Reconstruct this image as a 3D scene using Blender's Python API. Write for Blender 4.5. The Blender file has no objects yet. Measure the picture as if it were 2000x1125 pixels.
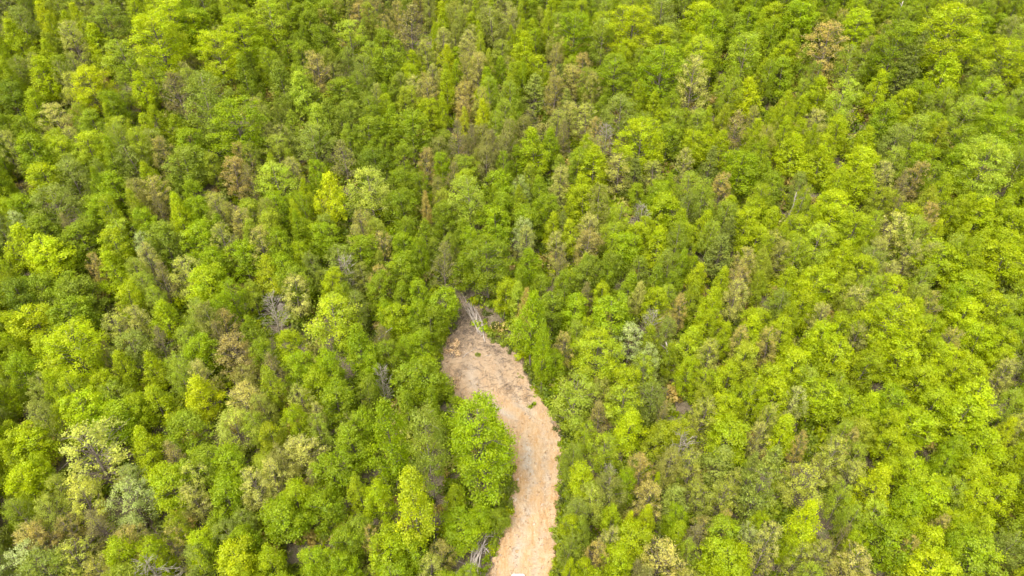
import bpy, math, random
import numpy as np
from mathutils import Vector, Matrix

random.seed(7)
rng = np.random.default_rng(7)
SC = bpy.context.scene
COL = SC.collection

# ------------------------------------------------------------------ camera
PITCH, F = 40.0, 24.0 / 36.0 * 2000.0
CAMZ = 70.0
cam_data = bpy.data.cameras.new('camera')
cam_data.lens = 24.0
cam_data.sensor_width = 36.0
cam_data.clip_end = 3000.0
cam = bpy.data.objects.new('camera', cam_data)
COL.objects.link(cam)
cam.location = (0, 0, CAMZ)
cam.rotation_euler = (math.radians(90 - PITCH), 0, 0)
SC.camera = cam

# ------------------------------------------------------------------ sky, sun, exposure
SUN_EL, SUN_AZ = math.radians(62), math.radians(-145)   # azimuth measured from +Y towards +X
world = bpy.data.worlds.new('World')
SC.world = world
world.use_nodes = True
wn = world.node_tree
bg = wn.nodes['Background']
sky = wn.nodes.new('ShaderNodeTexSky')
sky.sky_type = 'NISHITA'
sky.sun_disc = False
sky.sun_elevation = SUN_EL
sky.sun_rotation = SUN_AZ
sky.air_density = 1.0
sky.dust_density = 4.0
sky.ozone_density = 0.6
grey = wn.nodes.new('ShaderNodeHueSaturation')       # overcast: cloud takes most of the blue out of the sky
grey.inputs['Saturation'].default_value = 0.25
wn.links.new(sky.outputs[0], grey.inputs['Color'])
wn.links.new(grey.outputs[0], bg.inputs[0])
bg.inputs[1].default_value = 0.15
sun_d = bpy.data.lights.new('sun', 'SUN')
sun_d.energy = 0.6
sun_d.angle = math.radians(35)
sun_d.color = (1.0, 0.95, 0.86)
sun = bpy.data.objects.new('sun', sun_d)
COL.objects.link(sun)
sdir = Vector((math.sin(SUN_AZ) * math.cos(SUN_EL), math.cos(SUN_AZ) * math.cos(SUN_EL), math.sin(SUN_EL)))
sun.rotation_euler = sdir.to_track_quat('Z', 'Y').to_euler()
SC.view_settings.view_transform = 'Standard'
SC.view_settings.look = 'None'
SC.view_settings.gamma = 1.0
SC.view_settings.use_curve_mapping = False
SC.view_settings.exposure = 1.63
SC.cycles.use_denoising = True
SC.cycles.max_bounces = 10
SC.cycles.diffuse_bounces = 5
SC.cycles.transmission_bounces = 6
FOL = 1.0          # leaf reflectance relative to the colours in PAL

# ------------------------------------------------------------------ terrain shape, rays
SL = math.tan(math.radians(15))


def ground(x, y):
    x = np.asarray(x, float)
    y = np.asarray(y, float)
    v = 0.11 * (np.sqrt((x + 2) ** 2 + 120.0) - 11.0)
    u = 0.5 * np.sin(x * 0.09 + 1.0) * np.sin(y * 0.07) + 0.35 * np.sin(x * 0.05 - y * 0.11 + 2.0)
    far = np.maximum(0, y - 230)
    return SL * (y - 83.5) + v + u * np.clip((np.abs(x) - 4) / 20, 0, 1) - 0.0003 * far ** 2 * np.clip(1 - far / 2000, 0, 1)


CT, ST = math.cos(math.radians(90 - PITCH)), math.sin(math.radians(90 - PITCH))


def ray(px, py):
    cx, cy = (px - 1000) / F, -(py - 562.5) / F
    return np.array([cx, cy * CT + ST, cy * ST - CT])


def hit(px, py, ht=0.0):
    """the point HT above the ground that a sight line meets, and its depth"""
    d = ray(px, py)
    lo, hi = 5.0, 420.0
    for _ in range(46):
        t = 0.5 * (lo + hi)
        p = d * t
        if CAMZ + p[2] - float(ground(p[0], p[1])) - ht > 0:
            lo = t
        else:
            hi = t
    p = d * lo
    return p[0], p[1], float(ground(p[0], p[1])), lo


def hits(px, py):
    d = np.stack([(px - 1000) / F, -(py - 562.5) / F * CT + ST, -(py - 562.5) / F * ST - CT], -1)
    lo, hi = np.full(px.shape, 5.0), np.full(px.shape, 420.0)
    for _ in range(46):
        t = 0.5 * (lo + hi)
        up = CAMZ + d[..., 2] * t - ground(d[..., 0] * t, d[..., 1] * t) > 0
        lo, hi = np.where(up, t, lo), np.where(up, hi, t)
    X, Y = d[..., 0] * lo, d[..., 1] * lo
    return X, Y, ground(X, Y)


def project(x, y, z):
    z = z - CAMZ
    cy = y * CT + z * ST
    cz = -y * ST + z * CT
    return 1000 + F * x / -cz, 562.5 - F * cy / -cz, -cz


# ------------------------------------------------------------------ materials
def lin(c):
    c = c / 255.0
    return c / 12.92 if c < 0.04045 else ((c + 0.055) / 1.055) ** 2.4


PAL = {k: np.array([lin(v) for v in c]) for k, c in dict(
    L=(173, 185, 22), Y=(190, 196, 24), B=(152, 172, 24), G=(142, 158, 36), D=(124, 142, 36), M=(168, 182, 58),
    P=(196, 192, 100), S=(150, 160, 68), T=(198, 176, 98), R=(156, 146, 80), O=(108, 116, 50), N=(152, 142, 88),
    W=(196, 206, 130)).items()}


def new_mat(name):
    m = bpy.data.materials.new(name)
    m.use_nodes = True
    nt = m.node_tree
    nt.nodes.clear()
    out = nt.nodes.new('ShaderNodeOutputMaterial')
    return m, nt, out


def node(nt, typ, **kw):
    n = nt.nodes.new(typ)
    for k, v in kw.items():
        setattr(n, k, v)
    return n


def leaf_material(name, translucency=0.5):
    m, nt, out = new_mat(name)
    tint = node(nt, 'ShaderNodeAttribute', attribute_type='INSTANCER', attribute_name='tint')
    var = node(nt, 'ShaderNodeAttribute', attribute_type='GEOMETRY', attribute_name='leafvar')
    sep = node(nt, 'ShaderNodeSeparateXYZ')
    nt.links.new(var.outputs['Vector'], sep.inputs[0])
    hsv = node(nt, 'ShaderNodeHueSaturation')
    mh = node(nt, 'ShaderNodeMapRange')
    mh.inputs[3].default_value, mh.inputs[4].default_value = 0.486, 0.514
    mv = node(nt, 'ShaderNodeMapRange')
    mv.inputs[3].default_value, mv.inputs[4].default_value = 0.72, 1.32
    ms = node(nt, 'ShaderNodeMapRange')
    ms.inputs[3].default_value, ms.inputs[4].default_value = 0.95, 1.08
    nt.links.new(sep.outputs[0], mv.inputs[0])
    nt.links.new(sep.outputs[1], mh.inputs[0])
    nt.links.new(sep.outputs[2], ms.inputs[0])
    nt.links.new(mh.outputs[0], hsv.inputs['Hue'])
    nt.links.new(ms.outputs[0], hsv.inputs['Saturation'])
    nt.links.new(mv.outputs[0], hsv.inputs['Value'])
    nt.links.new(tint.outputs['Color'], hsv.inputs['Color'])
    dif = node(nt, 'ShaderNodeBsdfDiffuse')
    tra = node(nt, 'ShaderNodeBsdfTranslucent')
    glo = node(nt, 'ShaderNodeBsdfGlossy')
    glo.inputs['Roughness'].default_value = 0.5
    glo.inputs['Color'].default_value = (0.5, 0.52, 0.5, 1)
    nt.links.new(hsv.outputs[0], dif.inputs[0])
    nt.links.new(hsv.outputs[0], tra.inputs[0])
    mx = node(nt, 'ShaderNodeMixShader')
    mx.inputs[0].default_value = translucency
    nt.links.new(dif.outputs[0], mx.inputs[1])
    nt.links.new(tra.outputs[0], mx.inputs[2])
    mg = node(nt, 'ShaderNodeMixShader')
    mg.inputs[0].default_value = 0.03
    nt.links.new(mx.outputs[0], mg.inputs[1])
    nt.links.new(glo.outputs[0], mg.inputs[2])
    nt.links.new(mg.outputs[0], out.inputs[0])
    return m


def noise_material(name, stops, scale, detail=8, rough=0.6, bump=0.0, bump_scale=None, rough_s=0.9, stretch=(1, 1, 1)):
    m, nt, out = new_mat(name)
    tc = node(nt, 'ShaderNodeTexCoord')
    mp = node(nt, 'ShaderNodeMapping')
    mp.inputs['Scale'].default_value = stretch
    nt.links.new(tc.outputs['Object'], mp.inputs[0])
    nz = node(nt, 'ShaderNodeTexNoise')
    nz.inputs['Scale'].default_value = scale
    nz.inputs['Detail'].default_value = detail
    nz.inputs['Roughness'].default_value = rough
    nt.links.new(mp.outputs[0], nz.inputs['Vector'])
    cr = node(nt, 'ShaderNodeValToRGB')
    e = cr.color_ramp.elements
    while len(e) < len(stops):
        e.new(0.5)
    for el, (p, c) in zip(e, stops):
        el.position = p
        el.color = (*c, 1)
    nt.links.new(nz.outputs[0], cr.inputs[0])
    b = node(nt, 'ShaderNodeBsdfPrincipled')
    b.inputs['Roughness'].default_value = rough_s
    b.inputs['Specular IOR Level'].default_value = 0.15
    nt.links.new(cr.outputs[0], b.inputs['Base Color'])
    if bump:
        n2 = node(nt, 'ShaderNodeTexNoise')
        n2.inputs['Scale'].default_value = bump_scale or scale * 3
        n2.inputs['Detail'].default_value = 6
        nt.links.new(mp.outputs[0], n2.inputs['Vector'])
        bp = node(nt, 'ShaderNodeBump')
        bp.inputs['Strength'].default_value = bump
        bp.inputs['Distance'].default_value = 0.2
        nt.links.new(n2.outputs[0], bp.inputs['Height'])
        nt.links.new(bp.outputs[0], b.inputs['Normal'])
    nt.links.new(b.outputs[0], out.inputs[0])
    return m


M_LEAF = leaf_material('leaves')
M_NEEDLE = leaf_material('needles', 0.2)
M_BARK = noise_material('bark', [(0.3, (0.10, 0.08, 0.06)), (0.7, (0.24, 0.2, 0.16))], 2.5, bump=0.4, stretch=(3, 3, 0.6))
M_PALEBARK = noise_material('pale_bark', [(0.3, (0.30, 0.25, 0.19)), (0.7, (0.50, 0.43, 0.34))], 2.5, bump=0.3, stretch=(3, 3, 0.6))
M_TWIG = noise_material('twig_bark', [(0.3, (0.15, 0.115, 0.09)), (0.7, (0.29, 0.235, 0.19))], 3.0)
M_DEAD = noise_material('weathered_wood', [(0.3, (0.31, 0.25, 0.21)), (0.7, (0.52, 0.45, 0.385))], 2.5, bump=0.3, stretch=(1, 1, 3))
M_STRAW = noise_material('straw_wood', [(0.3, (0.34, 0.24, 0.15)), (0.7, (0.54, 0.41, 0.27))], 3.0)
M_STONE = noise_material('pale_stone', [(0.3, (0.34, 0.24, 0.16)), (0.7, (0.56, 0.44, 0.33))], 3.0, bump=0.5)


# ------------------------------------------------------------------ mesh helpers
def mesh_from(name, verts, faces, mats, midx=None, leafvar=None, smooth=False):
    me = bpy.data.meshes.new(name)
    v = np.asarray(verts, np.float32)
    if isinstance(faces, np.ndarray):
        n, k = faces.shape
        me.vertices.add(len(v))
        me.vertices.foreach_set('co', v.ravel())
        me.loops.add(n * k)
        me.loops.foreach_set('vertex_index', faces.astype(np.int32).ravel())
        me.polygons.add(n)
        me.polygons.foreach_set('loop_start', np.arange(0, n * k, k, dtype=np.int32))
        me.update(calc_edges=True)
    else:
        me.from_pydata([tuple(p) for p in v], [], faces)
    for m in mats:
        me.materials.append(m)
    if midx is not None:
        me.polygons.foreach_set('material_index', np.asarray(midx, np.int32))
    if leafvar is not None:
        a = me.attributes.new('leafvar', 'FLOAT_VECTOR', 'FACE')
        a.data.foreach_set('vector', np.asarray(leafvar, np.float32).ravel())
    if smooth:
        me.polygons.foreach_set('use_smooth', np.ones(len(me.polygons), bool))
    me.update()
    return me


def quads(centers, normals, sizes, r):
    """one crooked leaf-sized quad for each centre"""
    n = len(centers)
    nn = normals / (np.linalg.norm(normals, axis=1, keepdims=True) + 1e-9)
    a = r.normal(size=(n, 3))
    t = np.cross(nn, a)
    t /= np.linalg.norm(t, axis=1, keepdims=True) + 1e-9
    b = np.cross(nn, t)
    s = sizes[:, None]
    k = r.uniform(0.65, 1.25, size=(n, 4, 1))
    v = np.empty((n, 4, 3))
    v[:, 0] = centers + t * s * k[:, 0]
    v[:, 1] = centers + b * s * 0.62 * k[:, 1] + nn * s * 0.18
    v[:, 2] = centers - t * s * k[:, 2]
    v[:, 3] = centers - b * s * 0.62 * k[:, 3] + nn * s * 0.18
    return v.reshape(-1, 3), np.arange(n * 4).reshape(n, 4)


class Tubes:
    def __init__(self):
        self.v, self.f = [], []

    def add(self, pts, radii, sides=5):
        pts = [np.asarray(p, float) for p in pts]
        base = len(self.v)
        for i, p in enumerate(pts):
            d = pts[min(i + 1, len(pts) - 1)] - pts[max(i - 1, 0)]
            d = d / (np.linalg.norm(d) + 1e-9)
            u = np.cross(d, (0, 0, 1) if abs(d[2]) < 0.9 else (1, 0, 0))
            u /= np.linalg.norm(u) + 1e-9
            w = np.cross(d, u)
            for k in range(sides):
                a = 2 * math.pi * k / sides
                self.v.append(p + (u * math.cos(a) + w * math.sin(a)) * radii[i])
        for i in range(len(pts) - 1):
            for k in range(sides):
                a, b = base + i * sides + k, base + i * sides + (k + 1) % sides
                self.f.append((a, b, b + sides, a + sides))
        self.f.append(tuple(base + k for k in reversed(range(sides))))
        self.f.append(tuple(base + (len(pts) - 1) * sides + k for k in range(sides)))

    def mesh(self, name, mat):
        return mesh_from(name, self.v, self.f, [mat], smooth=True)


def link(name, mesh, parent=None, **props):
    o = bpy.data.objects.new(name, mesh)
    COL.objects.link(o)
    if parent is not None:
        o.parent = parent
    for k, v in props.items():
        o[k] = v
    return o


# ------------------------------------------------------------------ tree kinds (nominal 12 m tall, 5 m wide)
H0, W0 = 12.0, 5.0


def profile(kind, u):
    """crown radius at u = 0 (crown base) .. 1 (tip)"""
    if kind == 'cone':
        return 2.5 * np.minimum(1, (u / 0.22)) ** 0.6 * np.clip(1 - ((u - 0.2) / 0.84).clip(0) ** 1.25, 0.0, 1) ** 0.9
    if kind == 'pine':
        return 2.5 * np.minimum(1, (u / 0.15)) ** 0.6 * (1 - 0.86 * u ** 1.3)
    if kind == 'broad':
        return 2.5 * np.sqrt(np.clip(1 - ((u - 0.45) / 0.56) ** 2, 0.02, 1)) ** 0.8
    return 2.5 * np.sqrt(np.clip(1 - ((u - 0.42) / 0.6) ** 2, 0.02, 1))


def trunk_axis(r, bend=0.35):
    k1, k2, p1, p2 = r.uniform(-bend, bend), r.uniform(-bend, bend), r.uniform(0, 6), r.uniform(0, 6)

    def ax(z):
        s = z / H0
        return np.array([k1 * math.sin(s * 3 + p1) - k1 * math.sin(p1), k2 * math.sin(s * 3.4 + p2) - k2 * math.sin(p2), z])
    return ax


def tree_kind(kind, seed, spec):
    r = np.random.default_rng(seed)
    z0, z1 = spec['z0'], H0
    L = z1 - z0
    ax = trunk_axis(r)
    tb = Tubes()
    zs = np.linspace(-0.6, z1 - 0.25, 9)
    rad = np.interp(zs, [-0.6, 0.3, z1], [0.24, 0.17, 0.02])
    tb.add([ax(z) for z in zs], rad, 6)
    lumps = []
    n = spec['lumps']
    lob = r.uniform(0, 6.28, 3)
    for i in range(n):
        u = (i + r.uniform(0, 1)) / n
        u = u ** spec.get('upow', 0.85)
        th = i * 2.399963 + r.uniform(-0.5, 0.5)
        R = float(profile(kind, np.array(u))) * (1 + 0.2 * math.sin(2 * th + lob[0]) + 0.16 * math.sin(3 * th + lob[1] + 5 * u))
        lr = spec['lump_r'] * r.uniform(0.55, 1.4) * (1 - 0.35 * u)
        q = r.uniform(0.45, 1.12) ** 0.6
        rr = max(0.0, R - lr * 0.55) * q
        c = ax(z0 + u * L) + np.array([math.cos(th) * rr, math.sin(th) * rr, r.normal() * 0.18])
        c[2] = min(c[2], z1 - lr * 0.7)
        lumps.append((c, lr, th, u))
    # limbs run from the stem out to the leaf clumps
    step = spec.get('limb_step', 2)
    for c, lr, th, u in lumps[::step]:
        zb = max(z0 * 0.75, c[2] - 0.55 * math.hypot(c[0], c[1]) - 0.5)
        p0 = ax(zb)
        mid = p0 * 0.45 + c * 0.55 + r.normal(size=3) * 0.1
        mid[2] -= 0.12
        b = 0.02 + 0.05 * (1 - u)
        tb.add([p0, mid, c], [b, b * 0.6, 0.012], 4)
        if spec.get('twigs'):
            for _ in range(spec['twigs']):
                e = c + r.normal(size=3) * lr * 0.75 + np.array([math.cos(th), math.sin(th), 0.5]) * lr * 0.5
                e[2] = min(e[2], z1)
                s0 = mid + (c - mid) * r.uniform(0, 1)
                tb.add([s0, (s0 + e) / 2 + r.normal(size=3) * 0.06, e], [0.024, 0.018, 0.008], 3)
    trunk = tb.mesh(kind + '_trunk', spec.get('bark', M_BARK))
    crown = None
    if spec.get('leaves'):
        C, N, S, V = [], [], [], []
        for c, lr, th, u in lumps:
            m = int(spec['leaves'] * (lr / spec['lump_r']) ** 2 * r.uniform(0.75, 1.25))
            d = r.normal(size=(m, 3))
            d[:, 2] = d[:, 2] * 0.85 + 0.25
            out = np.array([math.cos(th), math.sin(th), 0.25])
            d += out * 0.35
            d /= np.linalg.norm(d, axis=1, keepdims=True)
            rad_ = lr * (1 - spec.get('depth', 0.55) * r.random(m) ** 1.7)
            flat = np.array([1.08, 1.08, spec.get('flat', 0.8)])
            jag = 1 + 0.34 * r.normal(size=m).clip(-1.5, 2)
            p = c + d * (rad_ * jag)[:, None] * flat
            C.append(p)
            N.append(d * 0.8 + np.array([0, 0, 0.45]) + r.normal(size=(m, 3)) * spec.get('mess', 0.55))
            S.append(spec['size'] * r.uniform(0.6, 1.35, m))
            lumpv = r.uniform(0, 1, 3)
            V.append(np.clip(0.55 * r.random((m, 3)) + 0.45 * lumpv, 0, 1))
        C, N, S, V = map(np.concatenate, (C, N, S, V))
        v, f = quads(C, N, S, r)
        crown = mesh_from(kind + '_crown', v, f, [spec.get('leafmat', M_LEAF)], leafvar=V)
    return trunk, crown


KINDS = {}


def add_kind(key, kind, n, **spec):
    KINDS[key] = [tree_kind(kind, 100 * len(KINDS) + i + 11, spec) for i in range(n)]


add_kind('round', 'round', 4, z0=3.0, lumps=58, lump_r=0.86, leaves=290, size=0.112, depth=0.8, mess=0.8, flat=0.95)
add_kind('broad', 'broad', 3, z0=3.6, lumps=70, lump_r=0.8, leaves=260, size=0.112, depth=0.8, mess=0.8, flat=0.9)
add_kind('grand', 'broad', 3, z0=3.0, lumps=120, lump_r=0.62, leaves=270, size=0.078, depth=0.85, mess=0.85, flat=0.95, twigs=1)
add_kind('cone', 'cone', 4, z0=2.6, lumps=74, lump_r=0.7, leaves=220, size=0.104, upow=0.95, depth=0.85, mess=0.8, flat=1.15)
add_kind('soft', 'round', 4, z0=3.0, lumps=64, lump_r=0.75, leaves=210, size=0.095, flat=1.1, depth=0.85, mess=0.9, twigs=1, bark=M_TWIG)
add_kind('sparse', 'round', 4, z0=2.8, lumps=58, lump_r=0.66, leaves=150, size=0.1, depth=0.85, flat=1.0, limb_step=1, twigs=3, bark=M_TWIG, mess=0.8)
add_kind('thin', 'cone', 3, z0=2.8, lumps=60, lump_r=0.62, leaves=80, size=0.092, flat=1.1, limb_step=1, twigs=4, bark=M_TWIG, mess=1.0)
add_kind('pine', 'pine', 3, z0=2.2, lumps=80, lump_r=0.62, leaves=130, size=0.105, flat=0.5, mess=1.0, depth=0.8, leafmat=M_NEEDLE, limb_step=1)
add_kind('bare', 'round', 4, z0=2.6, lumps=54, lump_r=0.8, limb_step=1, twigs=6, bark=M_PALEBARK)

KIND_OF = dict(L='cone', Y='cone', B='round', G='round', D='round', M='soft', P='sparse', S='soft', T='sparse', R='thin', O='pine', N='bare', W='sparse')

# ------------------------------------------------------------------ what stands where: x, y of the crown's top, its width and height on a 3x view of each twelfth
TILES = {
(0, 0): "60 110 150 250 L,230 10 130 200 Y,215 330 190 250 L,175 525 160 200 LB,300 600 170 210 P,880 85 260 310 L,690 225 200 260 M,390 120 150 250 PS,100 40 160 160 S,370 60 110 130 L,540 140 170 220 L,500 400 200 250 Y,600 40 220 180 GS,800 420 150 220 L,900 380 160 160 MS,1010 420 220 260 R,1060 365 90 120 P,1230 190 220 260 L,1390 90 230 240 LB,1130 60 200 220 B,960 0 240 200 L,1180 450 270 370 SG,1350 590 260 340 B,1090 750 190 220 B,1480 560 100 200 P,150 800 210 260 B,230 960 200 200 L,390 950 190 190 S,840 660 130 200 L,700 690 160 160 MY,540 640 160 200 G,930 810 130 170 TS,1060 870 220 250 GS,850 950 120 160 L,880 1030 170 140 PT,1340 930 170 190 T,1450 960 130 160 R,660 1000 190 140 B,760 850 180 150 S,490 780 180 180 LM,330 330 140 160 G,110 680 140 160 G,320 810 170 160 LM,1400 330 150 250 G,30 490 170 200 D,640 520 150 160 GB,1230 640 130 150 S",
(500, 0): "60 -20 200 220 ML,40 140 130 150 LB,250 20 170 160 G,400 0 150 160 G,380 140 170 180 GD,540 120 190 200 M,600 20 130 140 T,730 20 60 130 Oc,720 170 140 150 G,900 20 230 280 R,1095 50 100 200 L,1260 80 120 180 L,1390 40 180 190 SP,1230 170 130 150 P,130 360 170 260 GSc,270 420 180 260 Mc,360 320 150 230 TP,250 240 140 150 G,500 460 180 170 G,620 330 150 160 S,760 280 200 180 G,930 300 110 170 L,940 440 120 200 P,1110 410 130 230 L,1130 270 120 170 Y,1290 310 110 250 PT,1370 380 120 210 B,1340 580 120 230 Yc,1470 590 110 200 M,1000 570 120 120 L,1210 560 100 160 T,330 620 160 250 Mc,320 740 210 240 S,500 830 200 230 RS,770 610 120 160 B,650 690 180 180 G,540 600 150 160 GS,410 590 160 240 GSc,900 660 220 220 GB,850 860 140 150 G,700 880 180 170 D,1180 700 140 280 N,1260 730 110 190 N,1400 760 130 230 N,1080 890 100 130 B,980 870 120 160 TR,1150 950 140 180 R,1240 1000 140 140 LM,1430 1000 170 160 B,90 960 220 200 M,200 920 120 140 P,260 1040 90 130 L,400 1015 170 300 Y,650 985 220 300 MP,350 940 110 130 B,860 1000 170 160 G",
(1000, 0): "70 190 170 200 L,30 260 100 180 L,230 -10 110 160 L,370 70 180 260 B,330 10 130 150 G,290 220 80 150 Pc,540 110 140 230 MS,710 40 220 250 LY,880 0 200 180 S,1110 10 180 200 L,1200 60 170 220 B,860 160 190 140 L,930 140 150 160 M,670 230 160 170 L,620 330 230 260 GB,430 310 110 200 T,390 380 150 180 PT,160 330 120 130 L,280 370 140 170 O,130 430 190 220 OS,890 280 230 320 B,840 540 120 190 L,1100 220 190 260 LM,1090 330 190 330 P,1380 200 220 260 MB,1390 460 170 210 YL,1310 90 150 150 G,1400 50 170 150 B,640 560 200 260 S,560 720 130 170 N,640 780 120 130 N,530 560 110 150 G,340 590 130 150 P,440 620 160 200 PM,510 690 100 150 T,310 700 110 140 R,120 640 160 140 RO,130 760 170 260 LB,220 760 130 170 B,770 710 260 250 Lb,490 860 190 260 L,410 1030 150 190 L,640 910 190 220 P,730 930 150 220 O,920 740 170 190 G,1100 660 140 170 M,1090 770 150 150 L,1320 650 160 210 RT,1250 770 140 170 L,1440 690 120 160 L,1180 860 150 240 O,1030 870 110 170 P,1360 880 230 260 B,1250 1010 130 160 T,1050 1020 150 140 M,870 1050 160 150 B,380 880 170 170 G,280 970 130 170 P",
(1500, 0): "370 145 240 290 T,560 60 210 220 LB,790 130 200 330 GB,910 180 140 320 O,840 260 150 270 O,1120 40 300 290 Lb,1430 240 220 250 L,1080 320 190 260 LB,1470 90 130 140 SP,1290 100 140 180 B,1280 350 170 150 S,120 340 170 210 GB,110 240 140 140 L,220 270 130 170 G,520 270 170 230 MO,670 420 150 230 L,480 470 190 260 M,330 460 160 200 L,120 530 130 170 L,710 610 190 170 B,830 530 140 130 L,310 640 140 180 P,440 680 160 170 L,200 700 150 200 L,170 790 190 240 L,330 860 170 200 L,600 750 140 170 L,540 860 200 200 L,570 950 190 220 L,760 870 140 180 M,890 680 180 180 M,780 740 190 190 S,1030 700 130 170 YO,1110 850 120 150 B,930 840 170 140 B,1200 570 180 200 M,1330 470 180 180 MB,1350 560 130 200 B,1470 500 130 160 M,1420 680 200 260 B,1330 830 300 300 Mb,1170 740 170 180 G,1020 960 160 160 G,880 950 150 190 TR,810 1000 120 150 R,700 950 130 150 P,210 20 200 180 B,70 20 150 160 L,40 1010 160 140 G,350 790 150 110 L,1230 920 190 220 L,215 1010 110 130 S",
(0, 375): "70 195 200 280 L,220 280 250 220 L,240 125 180 160 G,80 110 110 100 W,100 10 150 130 B,290 -20 250 170 S,350 130 130 170 R,460 195 200 200 G,650 220 200 150 L,625 350 180 210 LB,810 250 110 110 W,820 310 130 140 P,910 420 150 130 R,500 370 90 150 T,930 190 180 200 GS,1010 20 140 260 L,1130 20 150 150 B,900 0 110 170 R,1140 180 200 160 B,1400 110 140 200 PT,1400 300 190 180 B,1060 390 180 180 PM,1220 340 170 170 B,1200 440 230 220 LBb,680 170 190 170 M,830 110 150 130 B,600 20 170 140 B,350 500 200 180 G,60 510 200 240 D,230 500 190 200 G,430 540 230 220 GS,370 660 250 190 GBb,170 670 230 230 YL,370 800 330 330 Lb,220 840 220 290 L,700 540 170 170 L,800 480 150 170 M,900 540 120 150 M,930 640 160 200 LB,660 710 170 190 PM,760 690 150 160 P,740 830 230 180 S,680 920 150 170 L,860 940 140 190 L,580 880 110 130 R,880 790 130 130 N,1110 640 160 180 MS,1310 610 150 130 B,1280 720 150 140 TR,1240 770 130 110 R,1130 850 180 170 B,1370 850 230 260 TN,1430 720 140 200 G,1130 1000 150 130 P,1030 1000 140 130 M,560 1050 150 150 L,60 950 170 180 B,60 700 140 150 L",
(500, 375): "50 380 170 220 YO,200 495 190 220 P,70 600 170 230 N,860 0 190 170 GD,990 0 70 180 Tc,1240 -100 200 300 MS,1400 100 200 170 B,1090 60 140 150 G,990 170 130 190 G,870 160 110 130 G,870 240 140 180 B,380 180 170 180 B,230 290 120 130 LB,120 20 180 160 B,560 210 90 110 P,600 270 210 190 BG,490 330 180 180 S,510 370 150 230 N,740 230 140 150 TP,700 430 120 120 T,330 340 110 150 S,160 370 170 150 B,230 420 200 150 G,410 470 150 150 L,840 370 200 220 GB,700 480 170 190 G,960 520 150 170 B,1090 300 170 280 RS,1210 350 150 200 GB,1350 290 270 320 Gb,760 620 120 130 B,930 640 140 150 B,1110 600 210 230 BGb,1010 700 180 150 G,800 660 180 170 LB,430 620 280 310 MY,570 600 140 170 S,590 785 210 320 Bc,420 930 180 190 B,650 960 140 150 B,230 940 170 190 B,190 830 150 130 L,320 1040 170 130 LB,730 780 170 190 R,790 900 160 150 G,980 830 170 180 B,960 1000 270 220 GBb,720 1040 120 150 N,60 960 170 150 R,40 860 140 150 G,1410 590 180 370 Bc,1450 500 140 150 L",
(1000, 375): "40 530 130 240 Mc,90 560 90 250 Tc,120 780 130 330 Bc,240 590 190 220 Gb,360 630 190 170 B,590 620 260 190 Bb,540 540 130 130 L,430 530 120 120 R,300 830 120 130 TP,260 930 140 180 B,390 770 130 160 M,545 700 90 130 T,470 740 90 100 L,550 790 120 120 R,510 850 260 300 LM,700 800 190 220 W,830 790 130 150 LO,690 1030 170 150 L,820 980 160 160 ML,840 690 130 110 N,1060 790 180 220 LM,920 750 120 150 S,1030 980 130 130 LB,1180 880 150 200 PL,1200 560 150 300 L,1160 680 140 170 L,1100 390 130 200 YL,1060 520 150 180 LO,1010 610 100 160 T,930 540 120 140 M,860 580 150 130 L,940 350 150 190 MO,1010 340 100 190 B,670 240 190 190 B,860 220 190 220 L,740 200 160 140 L,690 470 150 200 BG,750 510 100 170 Pc,620 60 150 170 ML,760 60 120 150 N,430 -20 170 160 L,440 130 150 150 P,380 170 140 170 YM,440 220 180 170 TO,270 240 120 170 P,270 350 110 190 R,110 330 150 200 B,60 150 140 160 WS,70 80 170 150 GB,230 130 130 150 YG,310 120 130 150 O,200 20 150 150 GB,440 390 200 150 GO,310 480 140 150 G,150 490 130 150 G,1000 100 140 200 LB,1130 110 140 170 L,1170 170 120 150 M,1290 130 140 190 O,1240 240 230 240 O,870 0 190 180 LB,1030 0 130 150 SO,1390 90 160 160 L,1420 200 160 160 L,1390 330 130 150 PT,1350 420 150 130 TR,1230 450 130 150 L,1460 450 120 170 LO,1330 520 130 250 P,1270 760 120 170 L,1370 790 130 150 TP,1440 720 180 220 L,1290 1020 170 160 L",
(1500, 375): "30 80 150 200 L,330 200 210 200 ML,190 270 150 170 ML,540 130 180 200 LB,460 290 170 220 L,580 390 170 180 L,300 450 210 280 Lb,120 430 150 170 L,110 570 150 170 SG,420 0 200 200 L,390 90 180 180 L,340 680 130 130 P,770 130 180 180 P,900 150 170 170 M,1020 80 130 130 T,1040 160 110 180 YL,870 80 150 130 L,860 270 110 130 P,720 400 120 120 P,650 330 170 140 S,620 480 150 150 M,760 500 170 180 L,560 560 170 150 P,770 640 320 200 Lb,660 700 200 190 L,830 810 170 170 L,920 630 130 180 L,1000 600 140 150 TM,930 410 110 190 M,1060 320 240 220 LB,1110 250 150 150 M,1290 210 150 170 L,1300 30 200 250 L,1440 250 180 170 L,1420 320 230 250 Lb,1430 30 160 180 LB,1200 0 150 180 L,1230 470 230 220 LB,1170 650 210 220 L,1330 590 190 200 L,1440 600 150 180 M,1280 800 200 200 LB,1140 560 170 140 B,1110 820 150 150 TM,1070 920 190 190 L,970 860 170 170 LB,640 880 140 170 L,560 770 150 140 PO,430 730 150 160 LB,340 780 180 180 LB,130 750 170 170 L,50 810 140 150 TP,180 920 200 180 L,440 890 220 210 L,270 1040 160 150 M,830 890 220 230 L,940 1000 200 180 L,1100 1000 160 160 L,1250 960 180 160 L,1420 1000 130 130 P,1380 900 150 150 L,60 1010 200 140 L,220 600 160 160 L,1450 740 150 180 B",
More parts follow.
